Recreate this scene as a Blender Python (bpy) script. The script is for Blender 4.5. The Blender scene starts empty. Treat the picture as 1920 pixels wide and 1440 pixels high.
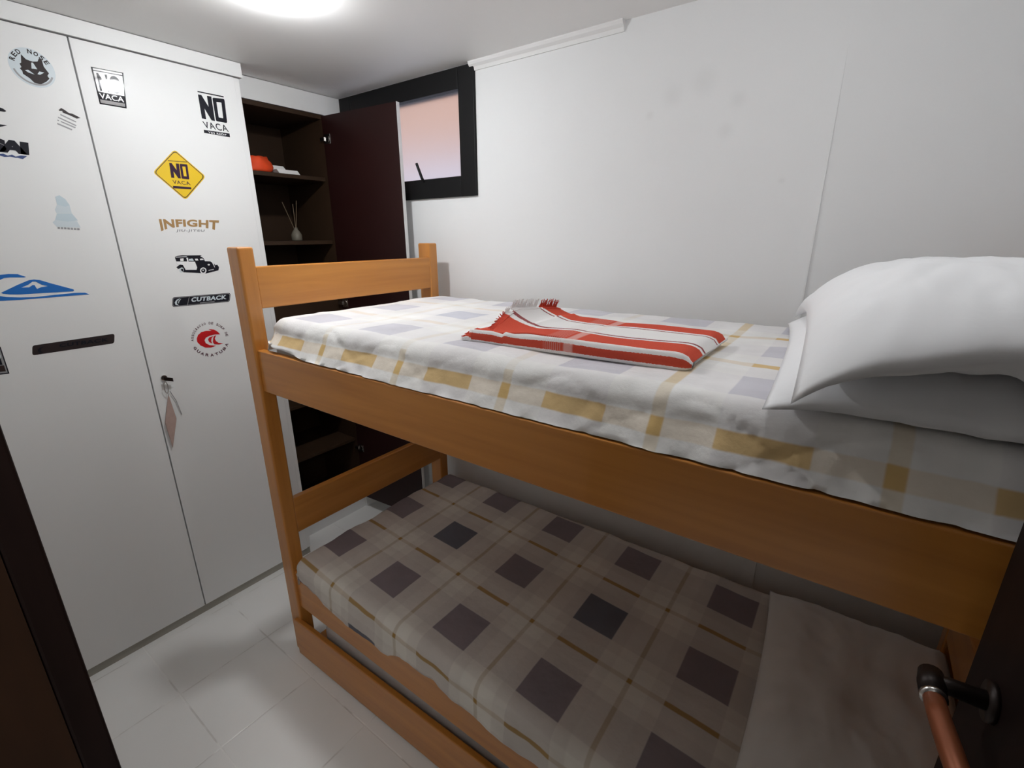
import bpy, bmesh, math, random
from mathutils import Vector, Matrix, noise

S = bpy.context.scene
C = S.collection
random.seed(7)

# ------------------------------------------------------------------ camera
F_PX = 886.97                      # focal length in pixels of a 1920-wide frame
CAM = Vector((1.5717, -0.7284, 1.628))
FWD = Vector((-0.56081662, 0.77225875, -0.29849814))
RGT = Vector((0.81007026, 0.58631078, -0.00508289))
UPV = Vector((-0.17108737, 0.24465503, 0.95439668))
cam = bpy.data.objects.new('camera', bpy.data.cameras.new('camera'))
C.objects.link(cam)
m = Matrix((RGT, UPV, -FWD)).transposed().to_4x4()
m.translation = CAM
cam.matrix_world = m
cam.data.sensor_fit = 'HORIZONTAL'
cam.data.sensor_width = 36.0
cam.data.lens = F_PX / 1920 * 36
cam.data.clip_start = 0.02
S.camera = cam

# ------------------------------------------------------------------ light and exposure
D = 0.955                                      # plane of the back wall
ZC = 2.292                                     # ceiling height
BULB_POS = Vector((0.10, 0.178, ZC - .012))    # round light on the ceiling over the foot of the bed
BULB_STRENGTH = 480.0
WORLD_STRENGTH = .82                          # daylight outside the window
w = bpy.data.worlds.new('daylight')
S.world = w
w.use_nodes = True
w.node_tree.nodes['Background'].inputs[0].default_value = (0.86, 0.9, 1.0, 1)
w.node_tree.nodes['Background'].inputs[1].default_value = WORLD_STRENGTH
def fill_light(name, loc, watts, radius, col=(.97, .985, 1.0)):
    d = bpy.data.lights.new(name, 'POINT')
    d.energy = watts; d.shadow_soft_size = radius; d.color = col
    o = bpy.data.objects.new(name, d)
    o.location = loc
    C.objects.link(o)
    return o
fill_light('pillow_end_fill', (1.42, .16, ZC - .05), 3.0, .05)     # added unseen fill, evens out wall and pillows at this end
fill_light('hall_fill', (2.28, -1.22, 2.12), 24.0, .22)                # added fill from the hall side for floor, wardrobe and lower bunk
vs = S.view_settings
vs.view_transform = 'Standard'
vs.look = 'None'
vs.gamma = 1.0
vs.exposure = 0.41
vs.use_curve_mapping = False
S.cycles.use_denoising = True
S.cycles.max_bounces = 10
S.cycles.diffuse_bounces = 6
S.cycles.sample_clamp_indirect = 6.0

# ------------------------------------------------------------------ materials
def new_mat(name):
    mt = bpy.data.materials.new(name)
    mt.use_nodes = True
    nt = mt.node_tree
    return mt, nt, nt.nodes['Principled BSDF']

def N(nt, t, **kw):
    n = nt.nodes.new(t)
    for k, v in kw.items():
        setattr(n, k, v)
    return n

def plain(name, col, rough=0.5, metal=0.0, spec=0.5, noise_amt=0.0, scale=8.0, bump=0.0, bscale=60.0, coat=0.0):
    mt, nt, b = new_mat(name)
    b.inputs['Base Color'].default_value = (*col, 1)
    b.inputs['Roughness'].default_value = rough
    b.inputs['Metallic'].default_value = metal
    b.inputs['Specular IOR Level'].default_value = spec
    b.inputs['Coat Weight'].default_value = coat
    tc = N(nt, 'ShaderNodeTexCoord')
    if noise_amt:
        nz = N(nt, 'ShaderNodeTexNoise')
        nz.inputs['Scale'].default_value = scale
        nz.inputs['Detail'].default_value = 4
        nt.links.new(tc.outputs['Object'], nz.inputs['Vector'])
        mx = N(nt, 'ShaderNodeMix', data_type='RGBA')
        mx.inputs[6].default_value = (*[c * (1 - noise_amt) for c in col], 1)
        mx.inputs[7].default_value = (*[min(1, c * (1 + noise_amt)) for c in col], 1)
        nt.links.new(nz.outputs['Fac'], mx.inputs[0])
        nt.links.new(mx.outputs[2], b.inputs['Base Color'])
    if bump:
        nb = N(nt, 'ShaderNodeTexNoise')
        nb.inputs['Scale'].default_value = bscale
        nb.inputs['Detail'].default_value = 3
        nt.links.new(tc.outputs['Object'], nb.inputs['Vector'])
        bp = N(nt, 'ShaderNodeBump')
        bp.inputs['Strength'].default_value = bump
        bp.inputs['Distance'].default_value = 0.004
        nt.links.new(nb.outputs['Fac'], bp.inputs['Height'])
        nt.links.new(bp.outputs['Normal'], b.inputs['Normal'])
    return mt

def wood(name, a, b_, axis, rough=0.32, coat=0.3, scale=1.0, spec=.5):
    """varnished timber with grain stretched along one axis"""
    mt, nt, b = new_mat(name)
    tc = N(nt, 'ShaderNodeTexCoord')
    mp = N(nt, 'ShaderNodeMapping')
    sc = [28.0 * scale] * 3
    sc[axis] = 1.6 * scale
    mp.inputs['Scale'].default_value = sc
    nt.links.new(tc.outputs['Object'], mp.inputs['Vector'])
    nz = N(nt, 'ShaderNodeTexNoise')
    nz.inputs['Scale'].default_value = 1.0
    nz.inputs['Detail'].default_value = 6
    nz.inputs['Distortion'].default_value = 0.6
    nt.links.new(mp.outputs['Vector'], nz.inputs['Vector'])
    cr = N(nt, 'ShaderNodeValToRGB')
    cr.color_ramp.elements[0].position = 0.32
    cr.color_ramp.elements[0].color = (*a, 1)
    cr.color_ramp.elements[1].position = 0.7
    cr.color_ramp.elements[1].color = (*b_, 1)
    nt.links.new(nz.outputs['Fac'], cr.inputs['Fac'])
    nt.links.new(cr.outputs['Color'], b.inputs['Base Color'])
    b.inputs['Roughness'].default_value = rough
    b.inputs['Coat Weight'].default_value = coat
    b.inputs['Coat Roughness'].default_value = 0.14
    b.inputs['Specular IOR Level'].default_value = spec
    return mt

class G:
    """tiny math-node helper for pattern materials"""
    def __init__(s, nt): s.nt = nt
    def f(s, op, a, b=None, c=None):
        n = N(s.nt, 'ShaderNodeMath', operation=op)
        for i, v in enumerate((a, b, c)):
            if v is None: continue
            if hasattr(v, 'is_linked') or hasattr(v, 'links'): s.nt.links.new(v, n.inputs[i])
            else: n.inputs[i].default_value = v
        return n.outputs[0]
    def mix(s, fac, a, b):
        n = N(s.nt, 'ShaderNodeMix', data_type='RGBA')
        for i, v in ((0, fac), (6, a), (7, b)):
            if hasattr(v, 'links'): s.nt.links.new(v, n.inputs[i])
            elif i == 0: n.inputs[0].default_value = v
            else: n.inputs[i].default_value = (*v, 1)
        return n.outputs[2]
    def band(s, d, half, soft):
        # 1 inside |d|<half, soft edge
        n = N(s.nt, 'ShaderNodeMapRange', interpolation_type='SMOOTHSTEP')
        s.nt.links.new(d, n.inputs['Value'])
        n.inputs['From Min'].default_value = half - soft
        n.inputs['From Max'].default_value = half + soft
        n.inputs['To Min'].default_value = 1
        n.inputs['To Max'].default_value = 0
        return n.outputs[0]

def plaid(name, u0, v0, pu, pv, skew, base, light, lav, sq, sq2, gold, gold_faint, lw_u, lw_v, fade=0.0):
    """printed checked sheet: squares on a lattice, broad pale bands, thin gold lines between; UV in metres"""
    mt, nt, b = new_mat(name)
    g = G(nt)
    uv = N(nt, 'ShaderNodeUVMap')
    sx = N(nt, 'ShaderNodeSeparateXYZ')
    nt.links.new(uv.outputs['UV'], sx.inputs[0])
    U, V = sx.outputs[0], sx.outputs[1]
    Us = g.f('DIVIDE', g.f('SUBTRACT', U, u0), pu)
    Vs = g.f('DIVIDE', g.f('SUBTRACT', g.f('ADD', V, g.f('MULTIPLY', U, skew)), v0), pv)
    iu, iv = g.f('ROUND', Us), g.f('ROUND', Vs)
    du = g.f('ABSOLUTE', g.f('SUBTRACT', Us, iu))
    dv = g.f('ABSOLUTE', g.f('SUBTRACT', Vs, iv))
    bu, bv = g.band(du, .205, .006), g.band(dv, .205, .006)
    # pale bands beside the lines
    pu_, pv_ = g.band(g.f('SUBTRACT', .5, du), .17, .012), g.band(g.f('SUBTRACT', .5, dv), .17, .012)
    lu, lv = g.band(g.f('SUBTRACT', .5, du), lw_u, .007), g.band(g.f('SUBTRACT', .5, dv), lw_v, .007)
    col = g.mix(g.f('MULTIPLY', g.f('ADD', pu_, pv_), .5), base, light)
    col = g.mix(g.f('MULTIPLY', g.f('ADD', bu, bv), .42), col, lav)
    par = g.f('MULTIPLY', g.f('ABSOLUTE', g.f('MODULO', iu, 2.0)), g.f('ABSOLUTE', g.f('MODULO', iv, 2.0)))
    sqc = g.mix(par, sq, sq2)
    col = g.mix(g.f('MULTIPLY', bu, bv), col, sqc)
    # gold lines: strong where they cross the band of squares, faint between
    s_u = g.f('MULTIPLY_ADD', bv, .3, .45)
    s_v = g.f('MULTIPLY_ADD', bu, .6, .32)
    if fade:   # the gold lines are fainter except along the edge and towards the pillow end
        keep = g.f('MAXIMUM', g.f('LESS_THAN', V, .05), g.f('GREATER_THAN', U, 1.2))
        k = g.f('MULTIPLY_ADD', keep, fade, 1.0 - fade)
        lu, lv = g.f('MULTIPLY', lu, k), g.f('MULTIPLY', lv, k)
    col = g.mix(g.f('MULTIPLY', lu, s_u), col, gold_faint)
    col = g.mix(g.f('MULTIPLY', lv, s_v), col, gold)
    col = g.mix(g.f('MULTIPLY', lv, lu), col, gold)
    nz = N(nt, 'ShaderNodeTexNoise')
    nz.inputs['Scale'].default_value = 9
    nz.inputs['Detail'].default_value = 5
    nt.links.new(uv.outputs['UV'], nz.inputs['Vector'])
    hv = N(nt, 'ShaderNodeHueSaturation')
    nt.links.new(g.f('MULTIPLY_ADD', nz.outputs['Fac'], .3, .85), hv.inputs['Value'])
    nt.links.new(col, hv.inputs['Color'])
    nt.links.new(hv.outputs['Color'], b.inputs['Base Color'])
    b.inputs['Roughness'].default_value = .85
    b.inputs['Specular IOR Level'].default_value = .15
    nb = N(nt, 'ShaderNodeTexNoise')
    nb.inputs['Scale'].default_value = 22
    nb.inputs['Detail'].default_value = 6
    nt.links.new(uv.outputs['UV'], nb.inputs['Vector'])
    bp = N(nt, 'ShaderNodeBump')
    bp.inputs['Strength'].default_value = .5
    bp.inputs['Distance'].default_value = .007
    nt.links.new(nb.outputs['Fac'], bp.inputs['Height'])
    nt.links.new(bp.outputs['Normal'], b.inputs['Normal'])
    return mt

def wall_mat():
    mt = plain('wall_paint', (.80, .81, .815), .75, noise_amt=.025, scale=3, bump=.15, bscale=45)
    nt = mt.node_tree
    g = G(nt)
    b = nt.nodes['Principled BSDF']
    src = b.inputs['Base Color'].links[0].from_socket
    tc = N(nt, 'ShaderNodeTexCoord')
    col = src
    for x, z, r in ((.915, 2.004, .018), (1.079, 2.075, .05), (1.184, 2.012, .03), (1.332, 1.78, .012), (.985, 2.05, .04), (1.158, 1.93, .03)):
        d = N(nt, 'ShaderNodeVectorMath', operation='DISTANCE')
        nt.links.new(tc.outputs['Object'], d.inputs[0])
        d.inputs[1].default_value = (x, D, z)
        col = g.mix(g.f('MULTIPLY', g.band(d.outputs['Value'], r * .6, r * .6), .09), col, (.35, .33, .31))
    nt.links.new(col, b.inputs['Base Color'])
    return mt

def tile_mat():
    mt, nt, b = new_mat('floor_tile')
    g = G(nt)
    tc = N(nt, 'ShaderNodeTexCoord')
    sx = N(nt, 'ShaderNodeSeparateXYZ')
    nt.links.new(tc.outputs['Object'], sx.inputs[0])
    us = g.f('DIVIDE', g.f('SUBTRACT', sx.outputs[0], .105), .33)
    vs_ = g.f('DIVIDE', g.f('SUBTRACT', sx.outputs[1], -.045), .33)
    du = g.f('ABSOLUTE', g.f('SUBTRACT', us, g.f('ROUND', us)))
    dv = g.f('ABSOLUTE', g.f('SUBTRACT', vs_, g.f('ROUND', vs_)))
    line = g.f('MAXIMUM', g.band(du, .0075, .003), g.band(dv, .0075, .003))
    nz = N(nt, 'ShaderNodeTexNoise')
    nz.inputs['Scale'].default_value = 3.5
    nz.inputs['Detail'].default_value = 5
    nt.links.new(tc.outputs['Object'], nz.inputs['Vector'])
    col = g.mix(nz.outputs['Fac'], (.76, .76, .74), (.85, .84, .82))
    nz2 = N(nt, 'ShaderNodeTexNoise')
    nz2.inputs['Scale'].default_value = 7
    nt.links.new(tc.outputs['Object'], nz2.inputs['Vector'])
    gcol = g.mix(g.band(nz2.outputs['Fac'], .47, .06), (.84, .83, .8), (.56, .54, .51))
    col = g.mix(g.f('MULTIPLY', line, .65), col, gcol)
    nt.links.new(col, b.inputs['Base Color'])
    b.inputs['Roughness'].default_value = .3
    bp = N(nt, 'ShaderNodeBump')
    bp.inputs['Strength'].default_value = .4
    bp.inputs['Distance'].default_value = .002
    nt.links.new(g.f('SUBTRACT', 1.0, line), bp.inputs['Height'])
    nt.links.new(bp.outputs['Normal'], b.inputs['Normal'])
    return mt

def towel_mat():
    mt, nt, b = new_mat('towel_weave')
    g = G(nt)
    uv = N(nt, 'ShaderNodeUVMap')
    sx = N(nt, 'ShaderNodeSeparateXYZ')
    nt.links.new(uv.outputs['UV'], sx.inputs[0])
    red, wht, mar = (.60, .085, .05), (.82, .80, .79), (.30, .09, .09)
    stops = [(-.30, wht), (-.046, red), (-.022, wht), (.002, red), (.078, wht), (.090, mar), (.097, wht),
             (.192, mar), (.199, wht), (.212, red), (.40, wht)]
    cr = N(nt, 'ShaderNodeValToRGB')
    cr.color_ramp.interpolation = 'CONSTANT'
    el = cr.color_ramp.elements
    lo, hi = -.35, .45
    for i, (v, c) in enumerate(stops):
        p = (v - lo) / (hi - lo)
        e = el[i] if i < 2 else el.new(p)
        e.position = p
        e.color = (*c, 1)
    nz = N(nt, 'ShaderNodeTexNoise')
    nz.inputs['Scale'].default_value = 260
    nt.links.new(uv.outputs['UV'], nz.inputs['Vector'])
    vj = g.f('ADD', sx.outputs[1], g.f('MULTIPLY', g.f('SUBTRACT', nz.outputs['Fac'], .5), .004))
    nt.links.new(g.f('DIVIDE', g.f('SUBTRACT', vj, lo), hi - lo), cr.inputs['Fac'])
    # paler woven cross band and a hatched band beside it
    d1 = g.band(g.f('ABSOLUTE', g.f('SUBTRACT', sx.outputs[0], 1.075)), .011, .003)
    d2 = g.band(g.f('ABSOLUTE', g.f('SUBTRACT', sx.outputs[0], 1.035)), .022, .002)
    hatch = g.f('MULTIPLY', d2, g.band(g.f('ABSOLUTE', g.f('SUBTRACT', g.f('FRACT', g.f('MULTIPLY', sx.outputs[0], 190.0)), .5)), .2, .1))
    col = g.mix(g.f('MULTIPLY', d1, .4), cr.outputs['Color'], (.85, .72, .68))
    col = g.mix(g.f('MULTIPLY', hatch, .35), col, (.66, .5, .47))
    nt.links.new(col, b.inputs['Base Color'])
    b.inputs['Roughness'].default_value = .9
    b.inputs['Specular IOR Level'].default_value = .1
    nb = N(nt, 'ShaderNodeTexNoise')
    nb.inputs['Scale'].default_value = 420
    nt.links.new(uv.outputs['UV'], nb.inputs['Vector'])
    bp = N(nt, 'ShaderNodeBump')
    bp.inputs['Strength'].default_value = .4
    bp.inputs['Distance'].default_value = .002
    nt.links.new(nb.outputs['Fac'], bp.inputs['Height'])
    nt.links.new(bp.outputs['Normal'], b.inputs['Normal'])
    return mt

def emit(name, col, strength):
    mt, nt, b = new_mat(name)
    b.inputs['Base Color'].default_value = (1, 1, 1, 1)
    b.inputs['Emission Color'].default_value = (*col, 1)
    b.inputs['Emission Strength'].default_value = strength
    return mt

def frosted():
    mt, nt, b = new_mat('frosted_glass')
    b.inputs['Base Color'].default_value = (.97, .96, .98, 1)
    b.inputs['Transmission Weight'].default_value = 1
    b.inputs['Roughness'].default_value = .55
    b.inputs['IOR'].default_value = 1.2
    return mt

M = dict(
    wall=wall_mat(),
    ceiling=plain('ceiling_paint', (.84, .835, .825), .55, noise_amt=.02, scale=2),
    cornice=plain('cornice_plaster', (.78, .78, .775), .6),
    floor=tile_mat(),
    wall_front=plain('front_wall_bounce_tone', (.58, .565, .54), .75),  # unseen wall, tone picked to hold back bounced light
    wall_dim=plain('hall_bounce_tone', (.26, .235, .21), .8),  # unseen hall walls darkened to soak up bounced light
    laminate=plain('white_laminate', (.79, .795, .79), .42, spec=.3, noise_amt=.02, scale=2),
    plinth=plain('grey_plinth', (.36, .345, .30), .5, noise_amt=.1),
    gap=plain('dark_gap', (.03, .028, .025), .7),
    closet_in=plain('brown_melamine', (.040, .022, .012), .5, spec=.25, noise_amt=.12, scale=14),
    wine=plain('dark_wine_laminate', (.020, .0055, .005), .45, spec=.25, noise_amt=.15, scale=5),
    black_frame=plain('black_window_frame', (.006, .006, .0065), .5, spec=.2),
    dark_wood=wood('dark_door_wood', (.007, .0035, .003), (.014, .007, .0055), 2, rough=.5, coat=0, spec=.12),
    jamb_brown=wood('brown_jamb_wood', (.018, .008, .004), (.034, .015, .007), 2, rough=.55, coat=0, spec=.15),
    honey_x=wood('honey_wood_long', (.46, .174, .029), (.59, .242, .045), 0),
    honey_y=wood('honey_wood_cross', (.46, .174, .029), (.59, .242, .045), 1),
    honey_z=wood('honey_wood_post', (.45, .172, .029), (.575, .235, .045), 2),
    pillow=plain('white_pillowcase', (.84, .845, .86), .85, spec=.15, bump=.18, bscale=30),
    pillow_low=plain('cream_pillowcase', (.78, .765, .74), .85, spec=.15, bump=.3, bscale=26),
    ticking=plain('mattress_ticking', (.62, .58, .55), .9, noise_amt=.08, scale=30),
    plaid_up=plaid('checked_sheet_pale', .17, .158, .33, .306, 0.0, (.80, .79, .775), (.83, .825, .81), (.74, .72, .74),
                   (.60, .59, .635), (.58, .585, .64), (.66, .46, .20), (.66, .52, .30), .036, .048, .72),  # lighter copy of the fabric, bright light put into its colours
    plaid_low=plaid('checked_sheet_beige', .095, .178, .33, .311, .07, (.62, .57, .52), (.72, .68, .615), (.50, .445, .42),
                    (.245, .205, .22), (.145, .145, .17), (.38, .23, .075), (.40, .31, .20), .020, .024),  # darker copy of the fabric, lower bunk shade put into its colours
    towel=towel_mat(),
    fringe_red=plain('red_fringe', (.58, .075, .045), .9, spec=.1),
    fringe_white=plain('white_fringe', (.82, .80, .79), .9, spec=.1),
    bulb=emit('bulb_glow', (.97, .985, 1.0), BULB_STRENGTH),
    white_plastic=plain('white_plastic', (.8, .8, .78), .4),
    copper=plain('copper_grip', (.25, .075, .03), .42, metal=.4),
    bronze=plain('dark_bronze', (.016, .009, .007), .45, metal=.5),
    chrome=plain('steel', (.62, .6, .58), .25, metal=1.0),
    frost=frosted(),
    salmon=plain('salmon_wall', (.80, .50, .36), .85, noise_amt=.08, scale=3),
    lavender=plain('pale_outer_wall', (.84, .84, .92), .85, noise_amt=.05, scale=2),
    s_white=plain('sticker_white', (.82, .82, .83), .35),
    s_silver=plain('sticker_silver', (.72, .72, .73), .045, metal=.9),
    s_black=plain('sticker_black', (.010, .010, .016), .4, spec=.2),
    s_gloss=plain('sticker_gloss_black', (.010, .010, .016), .05, spec=.5),
    s_soft=plain('sticker_soft_black', (.030, .022, .022), .45, spec=.2),
    s_yellow=plain('sticker_yellow', (.78, .52, .012), .35),
    s_purple=plain('sticker_purple_black', (.035, .012, .035), .2),
    s_gold=plain('sticker_gold_brown', (.40, .24, .095), .4, metal=.2),
    s_grey=plain('sticker_grey', (.30, .30, .31), .4),
    s_red=plain('sticker_red', (.55, .012, .016), .35),
    s_maroon=plain('sticker_maroon_text', (.10, .035, .055), .4),
    s_blue=plain('sticker_blue', (.015, .15, .50), .35),
    s_navy=plain('sticker_navy', (.03, .06, .19), .4),
    s_ice=plain('sticker_ice', (.60, .67, .71), .4),
    s_iceblue=plain('sticker_ice_blue', (.52, .62, .67), .4),
    s_brown=plain('sticker_dark_brown', (.030, .016, .014), .4),
    orange_cloth=plain('orange_cloth', (.80, .07, .012), .7, noise_amt=.12, scale=30),
    paper=plain('white_card', (.78, .77, .76), .6),
    amber=plain('diffuser_glass', (.20, .18, .14), .15, spec=.6),
    reed=plain('reed_stick', (.22, .16, .10), .7),
    leather=plain('pinkish_brown_leather', (.46, .33, .29), .55, noise_amt=.15, scale=40),
)

# ------------------------------------------------------------------ helpers
def link(name, bm, mat, parent=None, local=False, smooth=False, uv=None):
    me = bpy.data.meshes.new(name)
    if bm is not None:
        if parent is not None and not local:
            bmesh.ops.translate(bm, verts=bm.verts, vec=-parent.location if parent.parent is None else -(parent.location + parent.parent.location))
        bm.normal_update()
        bm.to_mesh(me)
        bm.free()
    me.materials.append(mat)
    o = bpy.data.objects.new(name, me)
    C.objects.link(o)
    if parent is not None: o.parent = parent
    if smooth:
        for p in me.polygons: p.use_smooth = True
    return o

def tag(o, label, cat, group=None):
    o['label'] = label
    o['category'] = cat
    if group: o['group'] = group
    return o

def thing(name, label, cat, loc=(0, 0, 0), rz=0.0, group=None):
    o = bpy.data.objects.new(name, None)
    o.empty_display_size = .05
    o.location = loc
    o.rotation_euler = (0, 0, rz)
    C.objects.link(o)
    return tag(o, label, cat, group)

def struct(o):
    o['kind'] = 'structure'
    return o

def B(*boxes, bev=0.0, seg=2):
    """one mesh of axis-aligned boxes (x0,x1,y0,y1,z0,z1)"""
    bm = bmesh.new()
    for x0, x1, y0, y1, z0, z1 in boxes:
        r = bmesh.ops.create_cube(bm, size=1)
        vv = r['verts']
        for v in vv:
            v.co = Vector(((x0 + x1) / 2 + v.co.x * (x1 - x0), (y0 + y1) / 2 + v.co.y * (y1 - y0), (z0 + z1) / 2 + v.co.z * (z1 - z0)))
        if bev:
            ee = list({e for v in vv for e in v.link_edges})
            bmesh.ops.bevel(bm, geom=ee, offset=bev, segments=seg, affect='EDGES', profile=.5)
    return bm

def tube(bm, pts, rad, n=10, cap=True):
    """round tube through pts; rad a number or list"""
    pts = [Vector(p) for p in pts]
    rings = []
    for i, p in enumerate(pts):
        t = (pts[min(i + 1, len(pts) - 1)] - pts[max(i - 1, 0)]).normalized()
        a = t.cross(Vector((0, 0, 1)))
        if a.length < .05: a = t.cross(Vector((1, 0, 0)))
        a.normalize()
        b = t.cross(a)
        r = rad[i] if isinstance(rad, (list, tuple)) else rad
        rings.append([bm.verts.new(p + a * math.cos(2 * math.pi * k / n) * r + b * math.sin(2 * math.pi * k / n) * r) for k in range(n)])
    for q, s in zip(rings, rings[1:]):
        for k in range(n):
            bm.faces.new((q[k], q[(k + 1) % n], s[(k + 1) % n], s[k]))
    if cap:
        bm.faces.new(list(reversed(rings[0])))
        bm.faces.new(rings[-1])
    return bm

def lathe(bm, prof, c, n=24):
    """prof: (r,z) list, around the vertical through c"""
    rings = []
    for r, z in prof:
        rings.append([bm.verts.new((c[0] + r * math.cos(2 * math.pi * k / n), c[1] + r * math.sin(2 * math.pi * k / n), c[2] + z)) for k in range(n)])
    for q, s in zip(rings, rings[1:]):
        for k in range(n):
            bm.faces.new((q[k], q[(k + 1) % n], s[(k + 1) % n], s[k]))
    bm.faces.new(list(reversed(rings[0])))
    bm.faces.new(rings[-1])
    return bm

# ------------------------------------------------------------------ room shell
XW = -0.586        # front plane of the wardrobe
WX0, WX1, WZ0, WZ1 = -.71, .175, 1.795, ZC - .004   # window opening
XCL = -.72         # front plane of the corner closet
XK = 1.44          # where the back wall kinks

struct(link('floor', B((-1.25, 2.7, -2.3, 1.15, -.06, 0)), M['floor']))
struct(link('ceiling', B((-1.25, 2.7, -2.3, 1.15, ZC, ZC + .08)), M['ceiling']))
struct(link('wall_back', B((-1.25, XK, D, D + .13, 0, WZ0), (-1.25, XK, D, D + .13, WZ1, ZC),
                           (-1.25, WX0, D, D + .13, WZ0, WZ1), (WX1, XK, D, D + .13, WZ0, WZ1)), M['wall']))
bm = bmesh.new()   # the wall runs on at a slight angle beyond the kink
ang = math.radians(3.5)
a0, a1 = Vector((XK, D, 0)), Vector((XK + .75 * math.cos(ang), D + .75 * math.sin(ang), 0))
off = Vector((0, .13, 0))
vs4 = [bm.verts.new(p) for p in (a0, a1, a1 + off, a0 + off)] + [bm.verts.new(p + Vector((0, 0, ZC))) for p in (a0, a1, a1 + off, a0 + off)]
for f in ((3, 2, 1, 0), (4, 5, 6, 7), (0, 1, 5, 4), (1, 2, 6, 5), (2, 3, 7, 6), (3, 0, 4, 7)):
    bm.faces.new([vs4[i] for i in f])
struct(link('wall_corner', bm, M['wall']))
struct(link('wall_left', B((-1.25, -1.13, -2.3, D, 0, ZC)), M['wall']))
struct(link('wall_right', B((2.06, 2.18, -.7055, 1.0, 0, ZC)), M['wall']))
# front wall with the doorway the room is entered by
DX0, DX1, DZ = .95, 1.79, 2.1
struct(link('wall_front', B((-1.13, DX0 - .03, -.84, -.7055, 0, ZC), (DX1 + .03, 2.18, -.84, -.7055, 0, ZC), (DX0 - .03, DX1 + .03, -.84, -.7055, DZ + .03, ZC)), M['wall_front']))
struct(link('wall_hall', B((.1, 2.7, -2.3, -2.18, 0, ZC), (.0, .1, -2.3, -.84, 0, ZC), (2.58, 2.7, -2.18, -.84, 0, ZC), (2.18, 2.58, -.96, -.84, 0, ZC)), M['wall_dim']))
# raised plaster edge along the kink, dying out upwards
bm = bmesh.new()
zz = [0.0, 1.3, 1.6, 1.85, 2.1]
hh = [.005, .005, .004, .002, .0003]
ra = [[bm.verts.new((XK - .05, D + .0005, z)), bm.verts.new((XK - .004, D - h, z)), bm.verts.new((XK, D - h * .9, z)), bm.verts.new((XK + .001, D + .002, z))] for z, h in zip(zz, hh)]
for a, b in zip(ra, ra[1:]):
    for i in range(4):
        j = (i + 1) % 4
        bm.faces.new((a[i], a[j], b[j], b[i]))
bm.faces.new(ra[0]); bm.faces.new(list(reversed(ra[-1])))
bmesh.ops.recalc_face_normals(bm, faces=bm.faces)
struct(link('trim_4', bm, M['wall']))
# cornice strip along the back wall, ends short of the kink
bm = bmesh.new()
prof = [(0, 0), (0, -.032), (-.006, -.032), (-.009, -.020), (-.018, -.012), (-.022, -.004), (-.022, 0)]
ra = [bm.verts.new((WX1 - .02, D + p, ZC + q)) for p, q in prof]
rb = [bm.verts.new((.81, D + p, ZC + q)) for p, q in prof]
for i in range(len(prof)):
    j = (i + 1) % len(prof)
    bm.faces.new((ra[i], ra[j], rb[j], rb[i]))
bm.faces.new(ra); bm.faces.new(list(reversed(rb)))
bmesh.ops.recalc_face_normals(bm, faces=bm.faces)
struct(link('trim_1', bm, M['cornice']))
# door casing and jamb lining
struct(link('trim_2', B((DX0 - .07, DX0, -.7055, -.677, 0, DZ), (DX1 + .022, DX1 + .09, -.7055, -.677, 0, DZ), (DX0 - .07, DX1 + .09, -.7055, -.677, DZ, DZ + .07), bev=.003), M['dark_wood']))
struct(link('trim_3', B((DX0 - .03, DX0, -.86, -.706, 0, DZ + .03), (DX1, DX1 + .03, -.86, -.706, 0, DZ + .03), (DX0, DX1, -.86, -.706, DZ, DZ + .03)), M['jamb_brown']))

# entrance door leaf, standing open along the bed end
door = bpy.data.objects.new('door_1', None)
door.location = (1.790, -.700, 0)
dv = Vector((1.757, -.06, 0)) - Vector((1.781, -.700, 0))
door.rotation_euler = (0, 0, math.atan2(dv.y, dv.x) - math.pi / 2)
C.objects.link(door); struct(door)
LW = dv.length
link('door_leaf', B((-.012, .023, 0, LW, .012, 2.09), bev=.002), M['dark_wood'], door, local=True)
# handle in the leaf's own frame: y along the leaf, -x towards the room
hy, hz = LW - .080, 1.165
h = link('door_handle', None, M['bronze'], door, local=True)
bm = bmesh.new()
tube(bm, [(-.012, hy, hz), (-.018, hy, hz)], .021, 20)
tube(bm, [(-.018, hy, hz), (-.046, hy, hz), (-.061, hy - .004, hz)], [.010, .009, .009], 14)
tube(bm, [(-.061, hy + .010, hz + .001), (-.062, hy - .006, hz), (-.062, hy - .020, hz - .001)], [.011, .0125, .012], 16)
bm.to_mesh(h.data); bm.free()
for p in h.data.polygons: p.use_smooth = True
bm = bmesh.new()
tube(bm, [(-.062, hy - .026, hz - .001), (-.060, hy - .05, hz - .002), (-.056, hy - .085, hz - .003), (-.052, hy - .125, hz - .002), (-.050, hy - .135, hz - .001)], [.0095, .0098, .0102, .0098, .006], 16)
g_ = link('grip', bm, M['copper'], h, local=True, smooth=True); g_['label'] = 'copper brown lever grip'
bm = bmesh.new()
tube(bm, [(-.062, hy - .0195, hz - .001), (-.062, hy - .0265, hz - .001)], .0118, 16)
link('collar', bm, M['chrome'], h, local=True, smooth=True)['label'] = 'bright metal collar'

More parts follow.
